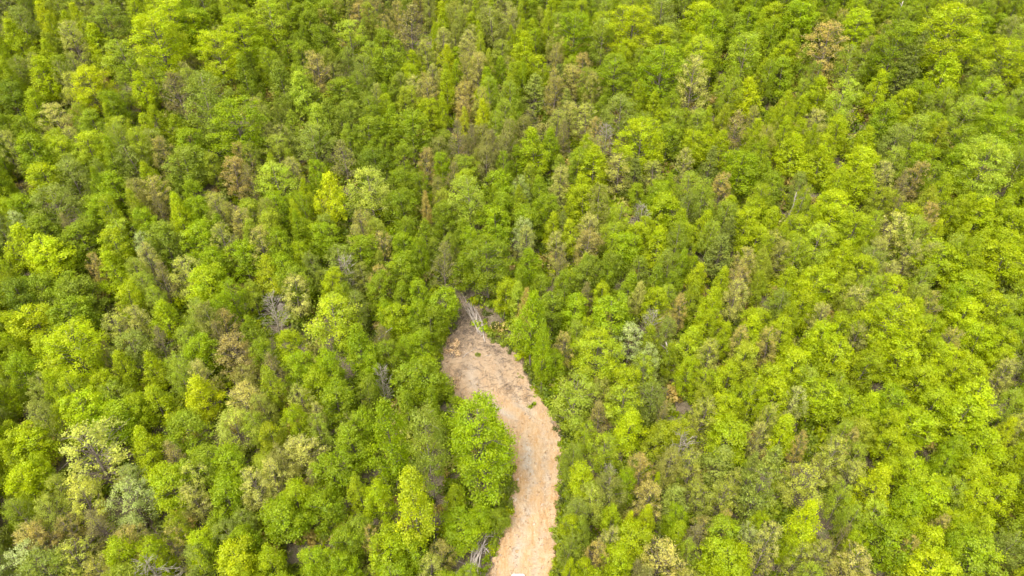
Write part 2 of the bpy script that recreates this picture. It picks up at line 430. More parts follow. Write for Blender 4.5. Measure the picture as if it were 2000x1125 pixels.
(0, 750): "430 80 240 290 LBb,300 130 130 200 L,200 110 160 270 SP,640 130 260 260 B,600 30 190 150 M,880 20 200 250 L,740 60 150 130 LB,800 270 200 270 L,470 290 370 350 PM,110 270 230 220 L,80 500 200 180 L,200 430 120 130 LB,30 330 130 180 L,1140 -40 200 280 Y,1400 0 220 200 PT,1350 170 230 220 MP,1480 160 120 170 M,1050 210 230 180 G,1150 400 230 150 G,1330 390 220 180 BG,1270 560 220 190 B,950 500 260 290 LBb,1110 480 200 200 PM,1130 610 160 180 P,1450 510 180 270 P,720 600 250 270 WS,430 600 220 190 PY,520 740 180 170 N,270 670 160 180 MP,90 690 150 150 MO,100 840 200 160 TP,230 840 180 160 T,700 840 170 200 TP,840 850 120 140 R,400 930 230 250 PL,640 920 190 200 LB,870 930 190 150 LB,850 1020 250 160 N,1000 800 150 170 TP,980 340 170 160 RT,1160 890 190 200 LB,1100 950 170 170 S,1370 930 250 230 YL,1330 800 170 150 S,1410 850 150 160 B,100 940 260 200 W,200 1010 300 200 SG,1010 730 150 150 LO",
(500, 750): "740 105 220 480 Bc,980 165 230 560 SM,1320 140 380 500 Bb,890 510 250 440 YM,720 590 180 200 LB,1180 85 100 120 G,1100 160 130 170 G,560 250 200 240 GB,250 300 230 200 P,60 460 140 260 P,290 500 130 170 R,360 190 140 220 MS,220 150 150 130 LB,330 110 110 100 P,450 0 220 150 BG,60 240 150 140 YO,430 450 240 170 BGb,190 580 180 180 LB,120 700 260 250 B,380 650 200 200 B,570 770 150 150 GM,520 850 200 180 GB,750 890 230 230 LBb,560 1030 170 150 B,330 970 190 170 B,60 950 170 170 LB,650 840 120 100 T,1200 800 250 230 Bb,1320 720 190 150 B,1450 730 120 130 G,1000 1010 170 150 PM,930 960 160 150 B,620 140 150 120 B",
(1000, 750): "390 0 280 280 MS,520 110 160 220 RT,710 160 200 270 L,650 0 240 150 ML,830 0 190 160 SO,900 90 90 150 RT,990 180 170 140 YO,1000 290 190 190 N,1270 60 170 180 L,1290 220 260 200 LB,1140 90 160 150 PL,1240 370 260 260 OS,1440 400 150 300 OS,1470 230 120 170 P,370 350 130 150 SB,550 300 180 220 ML,440 480 180 190 L,470 610 170 180 MP,680 520 130 150 B,590 480 110 130 N,780 440 150 170 T,800 590 180 170 TP,930 400 160 170 ST,870 525 70 100 L,980 610 260 230 OS,790 710 130 150 YL,690 740 90 130 Y,600 710 150 200 LB,730 840 220 200 L,620 960 180 170 LB,560 840 150 180 P,520 930 140 170 T,870 970 260 180 PT,970 700 120 130 B,980 800 150 180 LB,1260 720 100 100 T,1260 790 200 250 BM,1290 960 260 180 LB,1450 760 120 130 LB,1440 830 130 170 WP,360 690 170 130 S,350 790 120 120 L,420 820 140 190 GS,320 900 130 160 MO,340 1020 90 120 L,440 1030 110 110 L,1080 830 180 200 N,740 1030 120 120 N,1060 960 100 120 M,1340 500 120 130 PL,1080 420 160 160 PL",
(1500, 750): "60 -10 190 180 L,310 0 240 250 LB,170 30 140 160 PW,120 190 190 220 L,40 360 220 460 OS,410 320 170 270 PL,440 230 140 150 M,510 260 100 150 TP,220 290 90 130 T,530 450 190 180 PG,230 500 240 270 PL,290 690 200 330 LY,460 610 150 190 M,700 490 230 330 YL,650 690 180 170 M,770 850 260 280 B,880 430 170 180 LB,810 350 150 130 L,700 410 130 130 L,760 280 170 130 L,1060 400 130 150 B,960 570 250 250 LBb,870 650 200 180 B,880 170 230 190 LB,740 150 150 130 L,620 40 170 200 LB,780 20 200 150 B,1010 10 200 220 LB,1190 130 270 220 LBb,1240 0 250 200 L,1440 210 130 180 Y,1310 270 250 320 LB,1210 430 190 170 L,1150 560 160 170 M,1270 600 180 200 L,1440 540 180 240 L,1470 40 150 180 M,1090 320 150 150 BG,1260 950 290 200 BM,1180 810 170 170 B,1310 780 180 220 LM,1450 880 180 200 S,980 850 190 180 L,990 1010 270 180 LYb,530 970 220 190 PT,40 830 160 280 P,190 930 160 180 PL,460 820 100 130 R,550 890 120 130 LB,280 1060 150 150 M,150 860 130 140 LB,1060 780 110 120 TP,880 890 110 150 T,850 820 130 110 L,1130 730 150 130 L",
}

# ------------------------------------------------------------------ the road and the clearing at its head: image row, left edge, right edge
ROAD = [(1330, 915, 1085), (1230, 930, 1085), (1125, 952, 1086), (1080, 963, 1090), (1040, 983, 1092), (1000, 993, 1096), (960, 998, 1100), (920, 996, 1101), (880, 990, 1101),
        (845, 975, 1098), (815, 945, 1086), (795, 905, 1072), (780, 882, 1060), (760, 866, 1046), (740, 858, 1036), (720, 855, 1030), (700, 855, 1024),
        (684, 858, 1000), (668, 864, 962), (645, 893, 950), (620, 898, 943), (600, 890, 930), (582, 884, 914)]
ROAD_Y = np.array([r_[0] for r_ in ROAD][::-1], float)
ROAD_L = np.array([r_[1] for r_ in ROAD][::-1], float)
ROAD_R = np.array([r_[2] for r_ in ROAD][::-1], float)


def on_road(px, py, pad=0):
    return 578 < py < 1335 and np.interp(py, ROAD_Y, ROAD_L) - pad < px < np.interp(py, ROAD_Y, ROAD_R) + pad


def fbm(x, y, seed, octaves=5, f0=0.5):
    r = np.random.default_rng(seed)
    out, amp, f = np.zeros_like(x), 1.0, f0
    for _ in range(octaves):
        for _k in range(3):
            a, p = r.uniform(0, 6.28), r.uniform(0, 6.28)
            w = x * math.cos(a) + y * math.sin(a)
            v = -x * math.sin(a) + y * math.cos(a)
            out += amp / 3 * np.sin(f * 6.28 * w + p + 1.7 * np.sin(f * 3.9 * v + 2 * p))
        amp *= 0.55
        f *= 1.93
    return out


def in_pile(px, py):
    return 884 < px < 985 and 1034 < py < 1150


def rowmesh(name, rows, mat, lift, nx=100, ny=640):
    """a dirt sheet between two edges, its own ruts and clods as relief, its rim sunk into the soil"""
    r = np.random.default_rng(5)
    ys = np.linspace(rows[0][0], rows[-1][0], ny)
    yr = [q[0] for q in rows][::-1]
    wob = [2.6 * np.sin(ys * 0.11 + p) + 2.2 * np.sin(ys * 0.31 + 2 * p) + 1.6 * np.sin(ys * 0.83 + 3 * p) + r.normal(size=ny) * 0.6 for p in r.uniform(0, 6.28, 2)]
    l = np.interp(ys, yr, [q[1] for q in rows][::-1]) + wob[0]
    rr = np.interp(ys, yr, [q[2] for q in rows][::-1]) + wob[1]
    s = np.linspace(0, 1, nx + 1)[None, :]
    X, Y, Z = hits(l[:, None] + (rr - l)[:, None] * s, ys[:, None] + 0 * s)
    e = np.minimum(s, 1 - s)
    dz = lift + 0.2 * np.exp(-((e - 0.06) / 0.035) ** 2) * (1 + 0.7 * fbm(X, Y, 3, 3, 0.3))
    dz = dz - 0.08 * (np.exp(-((s - 0.34) / 0.045) ** 2) + np.exp(-((s - 0.70) / 0.045) ** 2)) * (1 + 0.6 * fbm(X, Y, 4, 3, 0.1))
    dz = dz + 0.07 * fbm(X, Y, 6, 6, 0.22) + r.normal(size=X.shape) * 0.02 - 0.75 * np.maximum(0, 1 - e / 0.035)
    verts = np.stack([X, Y, Z + dz], -1).reshape(-1, 3)
    j, i = np.meshgrid(np.arange(ny - 1), np.arange(nx), indexing='ij')
    a = (j * (nx + 1) + i).ravel()
    me = mesh_from(name, verts, np.stack([a, a + 1, a + nx + 2, a + nx + 1], 1), [mat], smooth=True)
    worn = (np.exp(-((s - 0.36) / 0.085) ** 2) + 0.8 * np.exp(-((s - 0.68) / 0.07) ** 2)) * np.clip(0.55 + 0.55 * fbm(X, Y, 12, 5, 0.12), 0, 1) + 0.25 * np.clip(fbm(X, Y, 15, 5, 0.2), 0, 1)
    at = me.attributes.new('worn', 'FLOAT', 'POINT')
    at.data.foreach_set('value', np.clip(worn, 0, 1).astype(np.float32).ravel())
    return me


# ------------------------------------------------------------------ ground
def make_ground():
    xs = np.concatenate([np.linspace(-420, -130, 30)[:-1], np.linspace(-130, 130, 150), np.linspace(130, 420, 30)[1:]])
    ys = np.concatenate([np.linspace(-120, 10, 20)[:-1], np.linspace(10, 260, 160), np.linspace(260, 700, 40)[1:]])
    X, Y = np.meshgrid(xs, ys)
    Z = ground(X, Y)
    v = np.stack([X, Y, Z], -1).reshape(-1, 3)
    nx, ny = len(xs), len(ys)
    i, j = np.meshgrid(np.arange(nx - 1), np.arange(ny - 1))
    a = (j * nx + i).ravel()
    f = np.stack([a, a + 1, a + nx + 1, a + nx], 1)
    m = noise_material('leaf_litter', [(0.25, (0.09, 0.072, 0.045)), (0.42, (0.16, 0.125, 0.08)), (0.54, (0.22, 0.175, 0.115)), (0.64, (0.14, 0.16, 0.045))], 0.9, detail=12, rough=0.72, bump=0.8, bump_scale=6)
    return link('ground', mesh_from('ground', v, f, [m], smooth=True), kind='structure')


def dirt_material():
    m, nt, out = new_mat('graded_dirt')
    tc = node(nt, 'ShaderNodeTexCoord')

    def noise(scale, detail, rough, stretch=(1, 1, 1)):
        mp = node(nt, 'ShaderNodeMapping')
        mp.inputs['Scale'].default_value = stretch
        nt.links.new(tc.outputs['Object'], mp.inputs[0])
        n = node(nt, 'ShaderNodeTexNoise')
        n.inputs['Scale'].default_value = scale
        n.inputs['Detail'].default_value = detail
        n.inputs['Roughness'].default_value = rough
        nt.links.new(mp.outputs[0], n.inputs['Vector'])
        return n.outputs[0]

    def ramp(src, stops):
        cr = node(nt, 'ShaderNodeValToRGB')
        e = cr.color_ramp.elements
        while len(e) < len(stops):
            e.new(0.5)
        for el, (p, c) in zip(e, stops):
            el.position, el.color = p, (*c, 1)
        nt.links.new(src, cr.inputs[0])
        return cr.outputs[0]

    def mix(fac, a, b):
        x = node(nt, 'ShaderNodeMix', data_type='RGBA')
        nt.links.new(fac, x.inputs[0])
        nt.links.new(a, x.inputs[6])
        nt.links.new(b, x.inputs[7])
        return x.outputs[2]

    clay = ramp(noise(0.7, 12, 0.75, (1.3, 0.45, 1)), [(0.3, (0.321, 0.174, 0.068)), (0.45, (0.383, 0.236, 0.107)), (0.58, (0.444, 0.332, 0.207)), (0.72, (0.321, 0.278, 0.230))])
    grit = ramp(noise(2.2, 14, 0.8, (1.5, 0.4, 1)), [(0.34, (0.214, 0.120, 0.058)), (0.5, (0.383, 0.240, 0.119)), (0.64, (0.535, 0.433, 0.299))])
    slash = ramp(noise(4.0, 15, 1.0, (1.6, 0.8, 1)), [(0.3, (0.221, 0.147, 0.092)), (0.5, (0.306, 0.224, 0.146)), (0.7, (0.398, 0.309, 0.211))])
    half = node(nt, 'ShaderNodeValue')
    half.outputs[0].default_value = 0.45
    dirt = mix(half.outputs[0], clay, grit)
    worn = node(nt, 'ShaderNodeAttribute', attribute_type='GEOMETRY', attribute_name='worn')
    pale = ramp(noise(1.6, 12, 0.8, (1.5, 0.5, 1)), [(0.3, (0.253, 0.205, 0.153)), (0.5, (0.367, 0.302, 0.226)), (0.68, (0.459, 0.387, 0.294))])
    dirt = mix(worn.outputs['Fac'], dirt, pale)
    # chopped slash covers the far, freshly cleared end
    sx = node(nt, 'ShaderNodeSeparateXYZ')
    nt.links.new(tc.outputs['Object'], sx.inputs[0])
    nb = noise(0.35, 5, 0.6)
    ad = node(nt, 'ShaderNodeMath', operation='MULTIPLY_ADD')
    nt.links.new(nb, ad.inputs[0])
    ad.inputs[1].default_value = 7.0
    nt.links.new(sx.outputs[1], ad.inputs[2])
    mr = node(nt, 'ShaderNodeMapRange', interpolation_type='SMOOTHSTEP')
    nt.links.new(ad.outputs[0], mr.inputs[0])
    y_a, y_b = hit(985, 800)[1], hit(950, 700)[1]
    mr.inputs[1].default_value, mr.inputs[2].default_value = y_a - 3.0, y_b + 10.0
    base = mix(mr.outputs[0], dirt, slash)
    b = node(nt, 'ShaderNodeBsdfPrincipled')
    b.inputs['Roughness'].default_value = 0.95
    b.inputs['Specular IOR Level'].default_value = 0.1
    nt.links.new(base, b.inputs['Base Color'])
    bp = node(nt, 'ShaderNodeBump')
    bp.inputs['Strength'].default_value = 0.55
    bp.inputs['Distance'].default_value = 0.10
    nt.links.new(noise(3.5, 10, 0.75), bp.inputs['Height'])
    nt.links.new(bp.outputs[0], b.inputs['Normal'])
    nt.links.new(b.outputs[0], out.inputs[0])
    return m


make_ground()
M_DIRT = dirt_material()
link('dirt_road', rowmesh('dirt_road', ROAD[:-3] + [(632, 902, 944)], M_DIRT, 0.34), kind='structure')

# ------------------------------------------------------------------ the trees of the photograph
WORDS = dict(L='lime green', Y='yellow-green', B='bright green', G='mid green', D='dark green', M='pale lime', P='pale cream-yellow', S='sage green',
             T='tan', R='brown-tinged', O='dark olive', N='bare grey', W='whitish green')
TREES = []
MEAN = (PAL['L'] + PAL['B']) / 2
BARE = {(500, 375, 70, 600), (500, 375, 510, 370), (500, 375, 720, 1040), (0, 750, 850, 1020), (1000, 750, 1000, 290), (1000, 375, 760, 60), (1000, 375, 840, 690), (1000, 750, 590, 480), (1000, 0, 560, 720)}
for (ox, oy), rows in TILES.items():
    for row in rows.split(','):
        zx, zy, w, h, code = row.split()
        letters = [c for c in code if c.isupper()]
        force = {'c': 'cone', 'b': 'broad'}.get(code[-1])
        px, py, wp, hp = ox + float(zx) / 3, oy + float(zy) / 3, float(w) / 3, float(h) / 3
        kind = force or KIND_OF[letters[0]]
        if letters[0] == 'O' and force == 'cone':
            kind = 'pine'
        if kind == 'cone' and not force and hp < 1.12 * wp:
            kind = 'broad' if wp > 70 else 'round'
        if kind == 'round' and hp > 1.3 * wp:
            kind = 'cone'
        if kind == 'bare' and (ox, oy, int(zx), int(zy)) not in BARE:
            kind = 'thin'
        colr = PAL[letters[0]]
        if len(letters) == 2:
            colr = PAL[letters[0]] * 0.62 + PAL[letters[1]] * 0.38
        colr = colr * 0.88 + MEAN * 0.12
        a = math.atan2(py - 562.5, F) + math.radians(PITCH)
        _, _, _, t = hit(px, py, 11)
        w_m = wp / F * t * (1.16 if kind == 'cone' else 1.03)
        if w_m > 6.6 and kind in ('round', 'broad', 'cone') and hp < 1.8 * wp:
            kind = 'grand'
        hm2 = max((hp * t / F) ** 2 - (w_m * math.sin(a)) ** 2, 0.0)
        by_road = py > 940 and 860 < px < 990 or 640 < py < 760 and 1020 < px < 1100
        Lc = max(math.sqrt(hm2) / math.cos(a), (0.75 if by_road else 1.15) * w_m)
        ht = min(max(Lc / 0.74, 5.0 if by_road else 8.5), 18.0)
        x, y, z, t = hit(px, py + 1.5, ht * 0.985)
        TREES.append(dict(px=px, py=py, wp=wp, hp=hp, code=''.join(letters), kind=kind, col=colr, w=w_m, ht=ht, x=x, y=y, z=z, rot=rng.uniform(0, 6.28), v=int(rng.integers(0, 99))))
for T_ in TREES:                                  # nothing grows on the dirt itself
    for _ in range(60):
        bx, by, _d = project(T_['x'], T_['y'], T_['z'])
        if not on_road(bx, by, 6):
            break
        mid = 0.5 * (np.interp(by, ROAD_Y, ROAD_L) + np.interp(by, ROAD_Y, ROAD_R))
        T_['x'] += 0.25 if bx > mid else -0.25
        T_['z'] = float(ground(T_['x'], T_['y']))
order = sorted(range(len(TREES)), key=lambda i: -TREES[i]['wp'] * min(TREES[i]['hp'], 2.2 * TREES[i]['wp']))
LONE = [TREES[i] for i in order[:290]]
CROWD = [TREES[i] for i in order[290:]]

# landmarks: x, y of the crown's top, the label of the tree, the short phrase by which its neighbours name it
MARKS = [
 (1623, 48, 'golden tan tree with a rounded crown standing alone among lime trees, upper right', 'the golden tan tree'),
 (1803, 60, 'dark olive conifer with a narrow pointed top, right of the golden tan tree', 'the dark pointed conifer'),
 (633, 338, 'bright yellow-green egg-shaped tree, the yellowest of the upper middle', 'the bright yellow egg-shaped tree'),
 (717, 328, 'large rounded pale lime tree just right of the bright yellow egg-shaped tree', 'the large rounded pale lime tree'),
 (523, 575, 'bare grey tree with whitish branches beside a cream-leaved tree', 'the bare whitish tree'),
 (747, 785, 'tall column of bright green leaves left of the tall sage tree', 'the tall bright green column'),
 (827, 805, 'tall sage green tree with its pale trunk showing, near the dirt road', 'the tall sage tree'),
 (940, 797, 'largest bright green tree overhanging the inner bend of the dirt road', "the big tree at the road's bend"),
 (797, 920, 'tall open yellow tree below the tall sage tree', 'the open yellow tree'),
 (100, 200, 'pale cream tree, lone among green ones in the upper left', 'the upper-left cream tree'),
 (240, 950, 'pale mint green rounded tree in the lower left', 'the pale mint tree'),
 (283, 1090, 'bare pale twiggy tree cut by the bottom edge of the photo, lower left', 'the bare tree at the bottom'),
 (950, 472, 'broad dark green tree above the felled stems at the head of the clearing', 'the dark tree above the clearing'),
 (1197, 582, 'broad flat-topped fresh green tree right of the clearing', 'the flat-topped fresh green tree'),
 (1413, 455, 'dark olive feathery tree with a wide crown in the right half', 'the feathery olive tree'),
 (1257, 237, 'broad lime green dome below a dark gap, upper right of centre', 'the broad lime dome'),
 (1237, 803, 'vivid lime tree with a pointed top above a bare olive tree', 'the vivid pointed lime tree'),
 (1733, 913, 'vivid yellow tree in the lower right, taller than those around it', 'the vivid yellow tree'),
 (123, 642, 'broadest lime yellow tree at the left, in front of a paired lime tree', 'the broadest lime tree'),
 (143, 850, 'really wide pale cream-lime tree with an open crown, lower left', 'the wide cream-lime tree'),
 (643, 582, 'large pale yellow tree with a domed crown left of the clearing', 'the pale yellow domed tree'),
 (697, 637, 'tall bright green tree just below the pale yellow domed tree', 'the bright tree below the dome'),
 (1233, 642, 'whitish green tree among lime trees, right of the clearing', 'the whitish tree'),
 (1577, 917, 'large pale cream-lime tree beside a dark olive one, lower right', 'the pale lower-right tree'),
 (1297, 93, 'tall bright green tree with a dark gap at its left side, upper right of centre', 'the bright tree by the gap'),
 (1363, 110, 'pale cream-yellow tall tree right of the bright green tree by the gap', 'the tall pale tree'),
 (1873, 13, 'widest lime tree of the upper right corner', 'the widest corner tree'),
 (293, 28, 'broad lime tree with a tidy dome at the top left', 'the top-left lime dome'),
 (393, 150, 'large soft sage green tree with a conical top, upper left', 'the soft sage cone'),
 (800, 7, 'brownish thin-leaved tree, tallest at the top middle', 'the brown top-middle tree'),
 (1653, 1023, 'little russet brown tree by a bare patch, lower right', 'the little russet tree'),
 (1513, 870, 'large dark olive soft-crowned tree in the lower right', 'the dark soft-crowned tree'),
 (380, 737, 'bright yellow-green tree above a thin pale one, lower left', 'the left yellow tree'),
 (1757, 588, 'broad lime mound in the right half', 'the broad lime mound'),
 (457, 1060, 'yellow-lime bushy tree at the bottom edge, left of middle', 'the bottom yellow tree'),
 (1143, 343, 'slender lime tree with a pointed top right of centre', 'the slender pointed lime tree'),
 (457, 658, 'brownish twiggy tree with few pale leaves, left of centre', 'the brownish twiggy tree'),
 (865, 137, 'slim lime spire among thin brown trees, top middle', 'the slim lime spire'),
 (1943, 652, 'cream tree showing small pale leaves near the right edge', 'the right-edge cream tree'),
]
left_over = list(range(len(LONE)))
mark_of = {}
for k, (mx_, my_, lab, short) in enumerate(MARKS):
    best = min((i for i in range(len(LONE)) if i not in mark_of), key=lambda i: math.hypot(LONE[i]['px'] - mx_, LONE[i]['py'] - my_))
    if math.hypot(LONE[best]['px'] - mx_, LONE[best]['py'] - my_) < 18:
        mark_of[best] = k


def shape_word(t):
    if t['kind'] == 'bare':
        return 'leafless'
    if t['kind'] == 'thin':
        return 'thin-leaved'
    if t['kind'] == 'sparse':
        return 'airy'
    if t['kind'] == 'pine':
        return 'feathery'
    return 'slender' if t['hp'] > 1.45 * t['wp'] else 'wide' if t['wp'] > 72 else 'rounded'


def direction(dx, dy):
    a = math.degrees(math.atan2(-dy, dx)) % 360
    return ['right of', 'up and right of', 'above', 'up and left of', 'left of', 'down and left of', 'below', 'down and right of'][int(((a + 22.5) % 360) // 45)]


EXTRA = [(930, 640, 'the felled stems'), (1050, 900, 'the dirt road'), (940, 740, 'the bare clearing')]
points = [(LONE[i]['px'], LONE[i]['py'], MARKS[k][3]) for i, k in mark_of.items()] + EXTRA
table = {}
for i, t in enumerate(LONE):
    if i in mark_of:
        continue
    for m, (mx_, my_, s) in enumerate(points):
        d = math.hypot(t['px'] - mx_, t['py'] - my_)
        key = (WORDS[t['code'][0]], shape_word(t), direction(t['px'] - mx_, t['py'] - my_), m)
        table.setdefault(key, []).append((d, i))
best_of = {}
for key, lst in table.items():
    lst.sort()
    for rank, (d, i) in enumerate(lst):
        cost = d + 120 * rank
        if i not in best_of or cost < best_of[i][0]:
            best_of[i] = (cost, key, rank, len(lst))
for i, t in enumerate(LONE):
    if i in mark_of:
        t['label'] = MARKS[mark_of[i]][2]
        continue
    _, (cw, sw, dr, m), rank, n = best_of[i]
    o_ = '' if n == 1 else ['nearest', 'second', 'third', 'fourth', 'fifth', 'sixth', 'seventh', 'eighth'][min(rank, 7)] + ' '
    t['label'] = f"{o_}{cw} {sw} tree {dr} {points[m][2]}"


def tint(c):
    return [float(k) for k in c * FOL]


def plant(t):
    tr, cr = KINDS[t['kind']][t['v'] % len(KINDS[t['kind']])]
    name = {'pine': 'conifer_tree', 'bare': 'bare_tree'}.get(t['kind'], 'broadleaf_tree')
    root = bpy.data.objects.new(name, None)
    COL.objects.link(root)
    root.location = (t['x'], t['y'], t['z'])
    root.rotation_euler = (0, 0, t['rot'])
    root.scale = (t['w'] / W0, t['w'] / W0, t['ht'] / H0)
    root['label'] = t['label']
    root['category'] = 'tree'
    root['group'] = 'trees of the spring forest'
    link('trunk', tr, root)
    if cr is not None:
        link('crown', cr, root, tint=tint(t['col'] * t.get('b', 1)))
    return root


for t in LONE:
    t['b'] = rng.uniform(1.02, 1.2) if t['code'][0] in 'LYPM' else rng.uniform(0.92, 1.1)
    plant(t)

# ------------------------------------------------------------------ the rest of the wood: one object
hx = np.array([t['x'] for t in TREES])
hy = np.array([t['y'] for t in TREES])
hw = np.array([t['w'] for t in TREES])
hpx = np.array([t['px'] for t in TREES])
hpy = np.array([t['py'] for t in TREES])
lpx, lpy, lw, lh = (np.array([t[k] for t in LONE]) for k in ('px', 'py', 'wp', 'hp'))
fill = []
for gy in np.arange(14, 285, 2.75):
    for gx in np.arange(-185, 185, 2.75):
        x, y = gx + rng.uniform(-1.3, 1.3), gy + rng.uniform(-1.3, 1.3)
        ht, w = rng.uniform(6.0, 10.5), rng.uniform(2.6, 4.3)
        z = float(ground(x, y))
        tx, ty, d = project(x, y, z + ht)
        if not (-300 < tx < 2300 and -260 < ty < 1420):
            continue
        bx, by, _d = project(x, y, z)
        if on_road(bx, by, 22) or in_pile(bx, by):
            continue
        wp = w / d * F
        if any(on_road(tx + (bx - tx) * k + s * wp * 0.5, ty + (by - ty) * k, 12 if by < 700 else 4) for k in (0.0, 0.2, 0.45, 0.65) for s in (-1, 0, 1)):
            continue
        dd = np.hypot(hx - x, hy - y)
        inside = -40 < tx < 2040 and -30 < ty < 1150
        if np.min(dd - 0.30 * (hw + w)) < 0:
            continue
        if inside and np.any((np.abs(lpx - tx) < 0.5 * lw) & (ty > lpy - 4) & (ty < lpy + 0.7 * lh)):
            continue
        near = np.argsort((hpx - tx) ** 2 + ((hpy - ty) * 1.3) ** 2)[:6]
        p = TREES[int(rng.choice(near))]
        q = TREES[int(near[0])]
        kind = {'bare': 'soft', 'thin': 'soft' if rng.random() < 0.6 else 'thin'}.get(p['kind'], p['kind'])
        if kind in ('round', 'broad') and rng.random() < 0.5:
            kind = 'cone' if rng.random() < 0.6 else 'soft'
        fill.append(dict(x=x, y=y, z=z, w=w, ht=ht, rot=rng.uniform(0, 6.28), kind=kind, v=int(rng.integers(0, 99)), col=(0.6 * p['col'] + 0.2 * q['col'] + 0.2 * PAL['G']) * rng.uniform(0.9, 1.12)))
print('lone', len(LONE), 'crowd', len(CROWD), 'fill', len(fill))


def scatter(name, items, sources, **props):
    """one object that repeats SOURCES ([(meshes), ...]) at ITEMS ((x, y, z, rotation, (sx, sy, sz), source index, tint), ...)"""
    me = bpy.data.meshes.new(name)
    me.from_pydata([(i[0], i[1], i[2]) for i in items], [], [])
    a = me.attributes.new('turn', 'FLOAT_VECTOR', 'POINT')
    a.data.foreach_set('vector', np.array([(i[3][0], i[3][1], i[3][2]) for i in items], np.float32).ravel())
    a = me.attributes.new('grow', 'FLOAT_VECTOR', 'POINT')
    a.data.foreach_set('vector', np.array([i[4] for i in items], np.float32).ravel())
    a = me.attributes.new('which', 'INT', 'POINT')
    a.data.foreach_set('value', np.array([i[5] for i in items], np.int32))
    a = me.attributes.new('tint', 'FLOAT_VECTOR', 'POINT')
    a.data.foreach_set('vector', np.array([i[6] for i in items], np.float32).ravel())
    o = link(name, me, **props)
    ng = bpy.data.node_groups.new(name, 'GeometryNodeTree')
    ng.interface.new_socket('Geometry', in_out='INPUT', socket_type='NodeSocketGeometry')
    ng.interface.new_socket('Geometry', in_out='OUTPUT', socket_type='NodeSocketGeometry')
    gi, go = ng.nodes.new('NodeGroupInput'), ng.nodes.new('NodeGroupOutput')

    def named(n, typ):
        q = ng.nodes.new('GeometryNodeInputNamedAttribute')
        q.data_type = typ
        q.inputs[0].default_value = n
        return q.outputs[0]
    turn, grow, which = named('turn', 'FLOAT_VECTOR'), named('grow', 'FLOAT_VECTOR'), named('which', 'INT')
    join = ng.nodes.new('GeometryNodeJoinGeometry')
    for k, objs in enumerate(sources):
        if not any(i[5] == k for i in items):
            continue
        part = ng.nodes.new('GeometryNodeJoinGeometry')
        for src in objs:
            oi = ng.nodes.new('GeometryNodeObjectInfo')
            oi.transform_space = 'ORIGINAL'
            oi.inputs['Object'].default_value = src
            oi.inputs['As Instance'].default_value = False
            ng.links.new(oi.outputs['Geometry'], part.inputs[0])
        cmp_ = ng.nodes.new('FunctionNodeCompare')
        cmp_.data_type = 'INT'
        cmp_.operation = 'EQUAL'
        ng.links.new(which, cmp_.inputs[2])
        cmp_.inputs[3].default_value = k
        ip = ng.nodes.new('GeometryNodeInstanceOnPoints')
        e2r = ng.nodes.new('FunctionNodeEulerToRotation')
        ng.links.new(turn, e2r.inputs[0])
        ng.links.new(gi.outputs[0], ip.inputs['Points'])
        ng.links.new(cmp_.outputs[0], ip.inputs['Selection'])
        ng.links.new(part.outputs[0], ip.inputs['Instance'])
        ng.links.new(e2r.outputs[0], ip.inputs['Rotation'])
        ng.links.new(grow, ip.inputs['Scale'])
        ng.links.new(ip.outputs[0], join.inputs[0])
    ng.links.new(join.outputs[0], go.inputs[0])
    o.modifiers.new('scatter', 'NODES').node_group = ng
    return o


def loose(mesh):                                   # a mesh carrier for the scatter only; it is not in the scene
    return bpy.data.objects.new(mesh.name, mesh)


SRC, IDX = [], {}
for k_, lst in KINDS.items():
    for j, (tr, cr) in enumerate(lst):
        IDX[(k_, j)] = len(SRC)
        SRC.append([loose(tr)] + ([loose(cr)] if cr is not None else []))
items = []
for t in CROWD + fill:
    n_ = len(KINDS[t['kind']])
    lean = rng.normal(0, 0.04, 2)
    items.append((t['x'], t['y'], t['z'], (lean[0], lean[1], t['rot']), (t['w'] / W0, t['w'] / W0, t['ht'] / H0), IDX[(t['kind'], t['v'] % n_)], tint(t['col'])))
scatter('forest', items, SRC, kind='stuff')


# ------------------------------------------------------------------ undergrowth
def bush_mesh(seed, n=220):
    r = np.random.default_rng(seed)
    C, N, V = [], [], []
    for _ in range(7):
        c = np.array([r.normal() * 0.5, r.normal() * 0.5, r.uniform(0.25, 1.0)])
        d = r.normal(size=(n // 7, 3))
        d /= np.linalg.norm(d, axis=1, keepdims=True)
        C.append(c + d * r.uniform(0.2, 0.5, (n // 7, 1)))
        N.append(d + np.array([0, 0, 0.7]) + r.normal(size=d.shape) * 0.5)
        V.append(0.5 * r.random((n // 7, 3)) + 0.5 * r.random(3))
    C, N, V = map(np.concatenate, (C, N, V))
    v, f = quads(C, N, r.uniform(0.1, 0.22, len(C)), r)
    return mesh_from('bush', v, f, [M_LEAF], leafvar=V)


bushes = [[loose(bush_mesh(900 + k))] for k in range(5)]
items = []
tries = 0
while len(items) < 15000 and tries < 90000:
    tries += 1
    x, y = rng.uniform(-170, 170), rng.uniform(14, 270)
    z = float(ground(x, y))
    bx, by, d = project(x, y, z)
    if not (-150 < bx < 2150 and -150 < by < 1300) or on_road(bx, by, 7) and not (by < 662 and rng.random() < 0.75):
        continue
    if in_pile(bx, by + 8) and rng.random() < 0.8:
        continue
    if 880 < bx < 958 and 572 < by < 675 and rng.random() < 0.85:
        continue
    s = rng.uniform(0.5, 1.7)
    c = PAL[str(rng.choice(list('LBGGMSDTP')))] * rng.uniform(0.75, 1.05)
    items.append((x, y, z, (0, 0, rng.uniform(0, 6.28)), (s, s, s * rng.uniform(0.7, 1.4)), int(rng.integers(0, 5)), tint(c)))
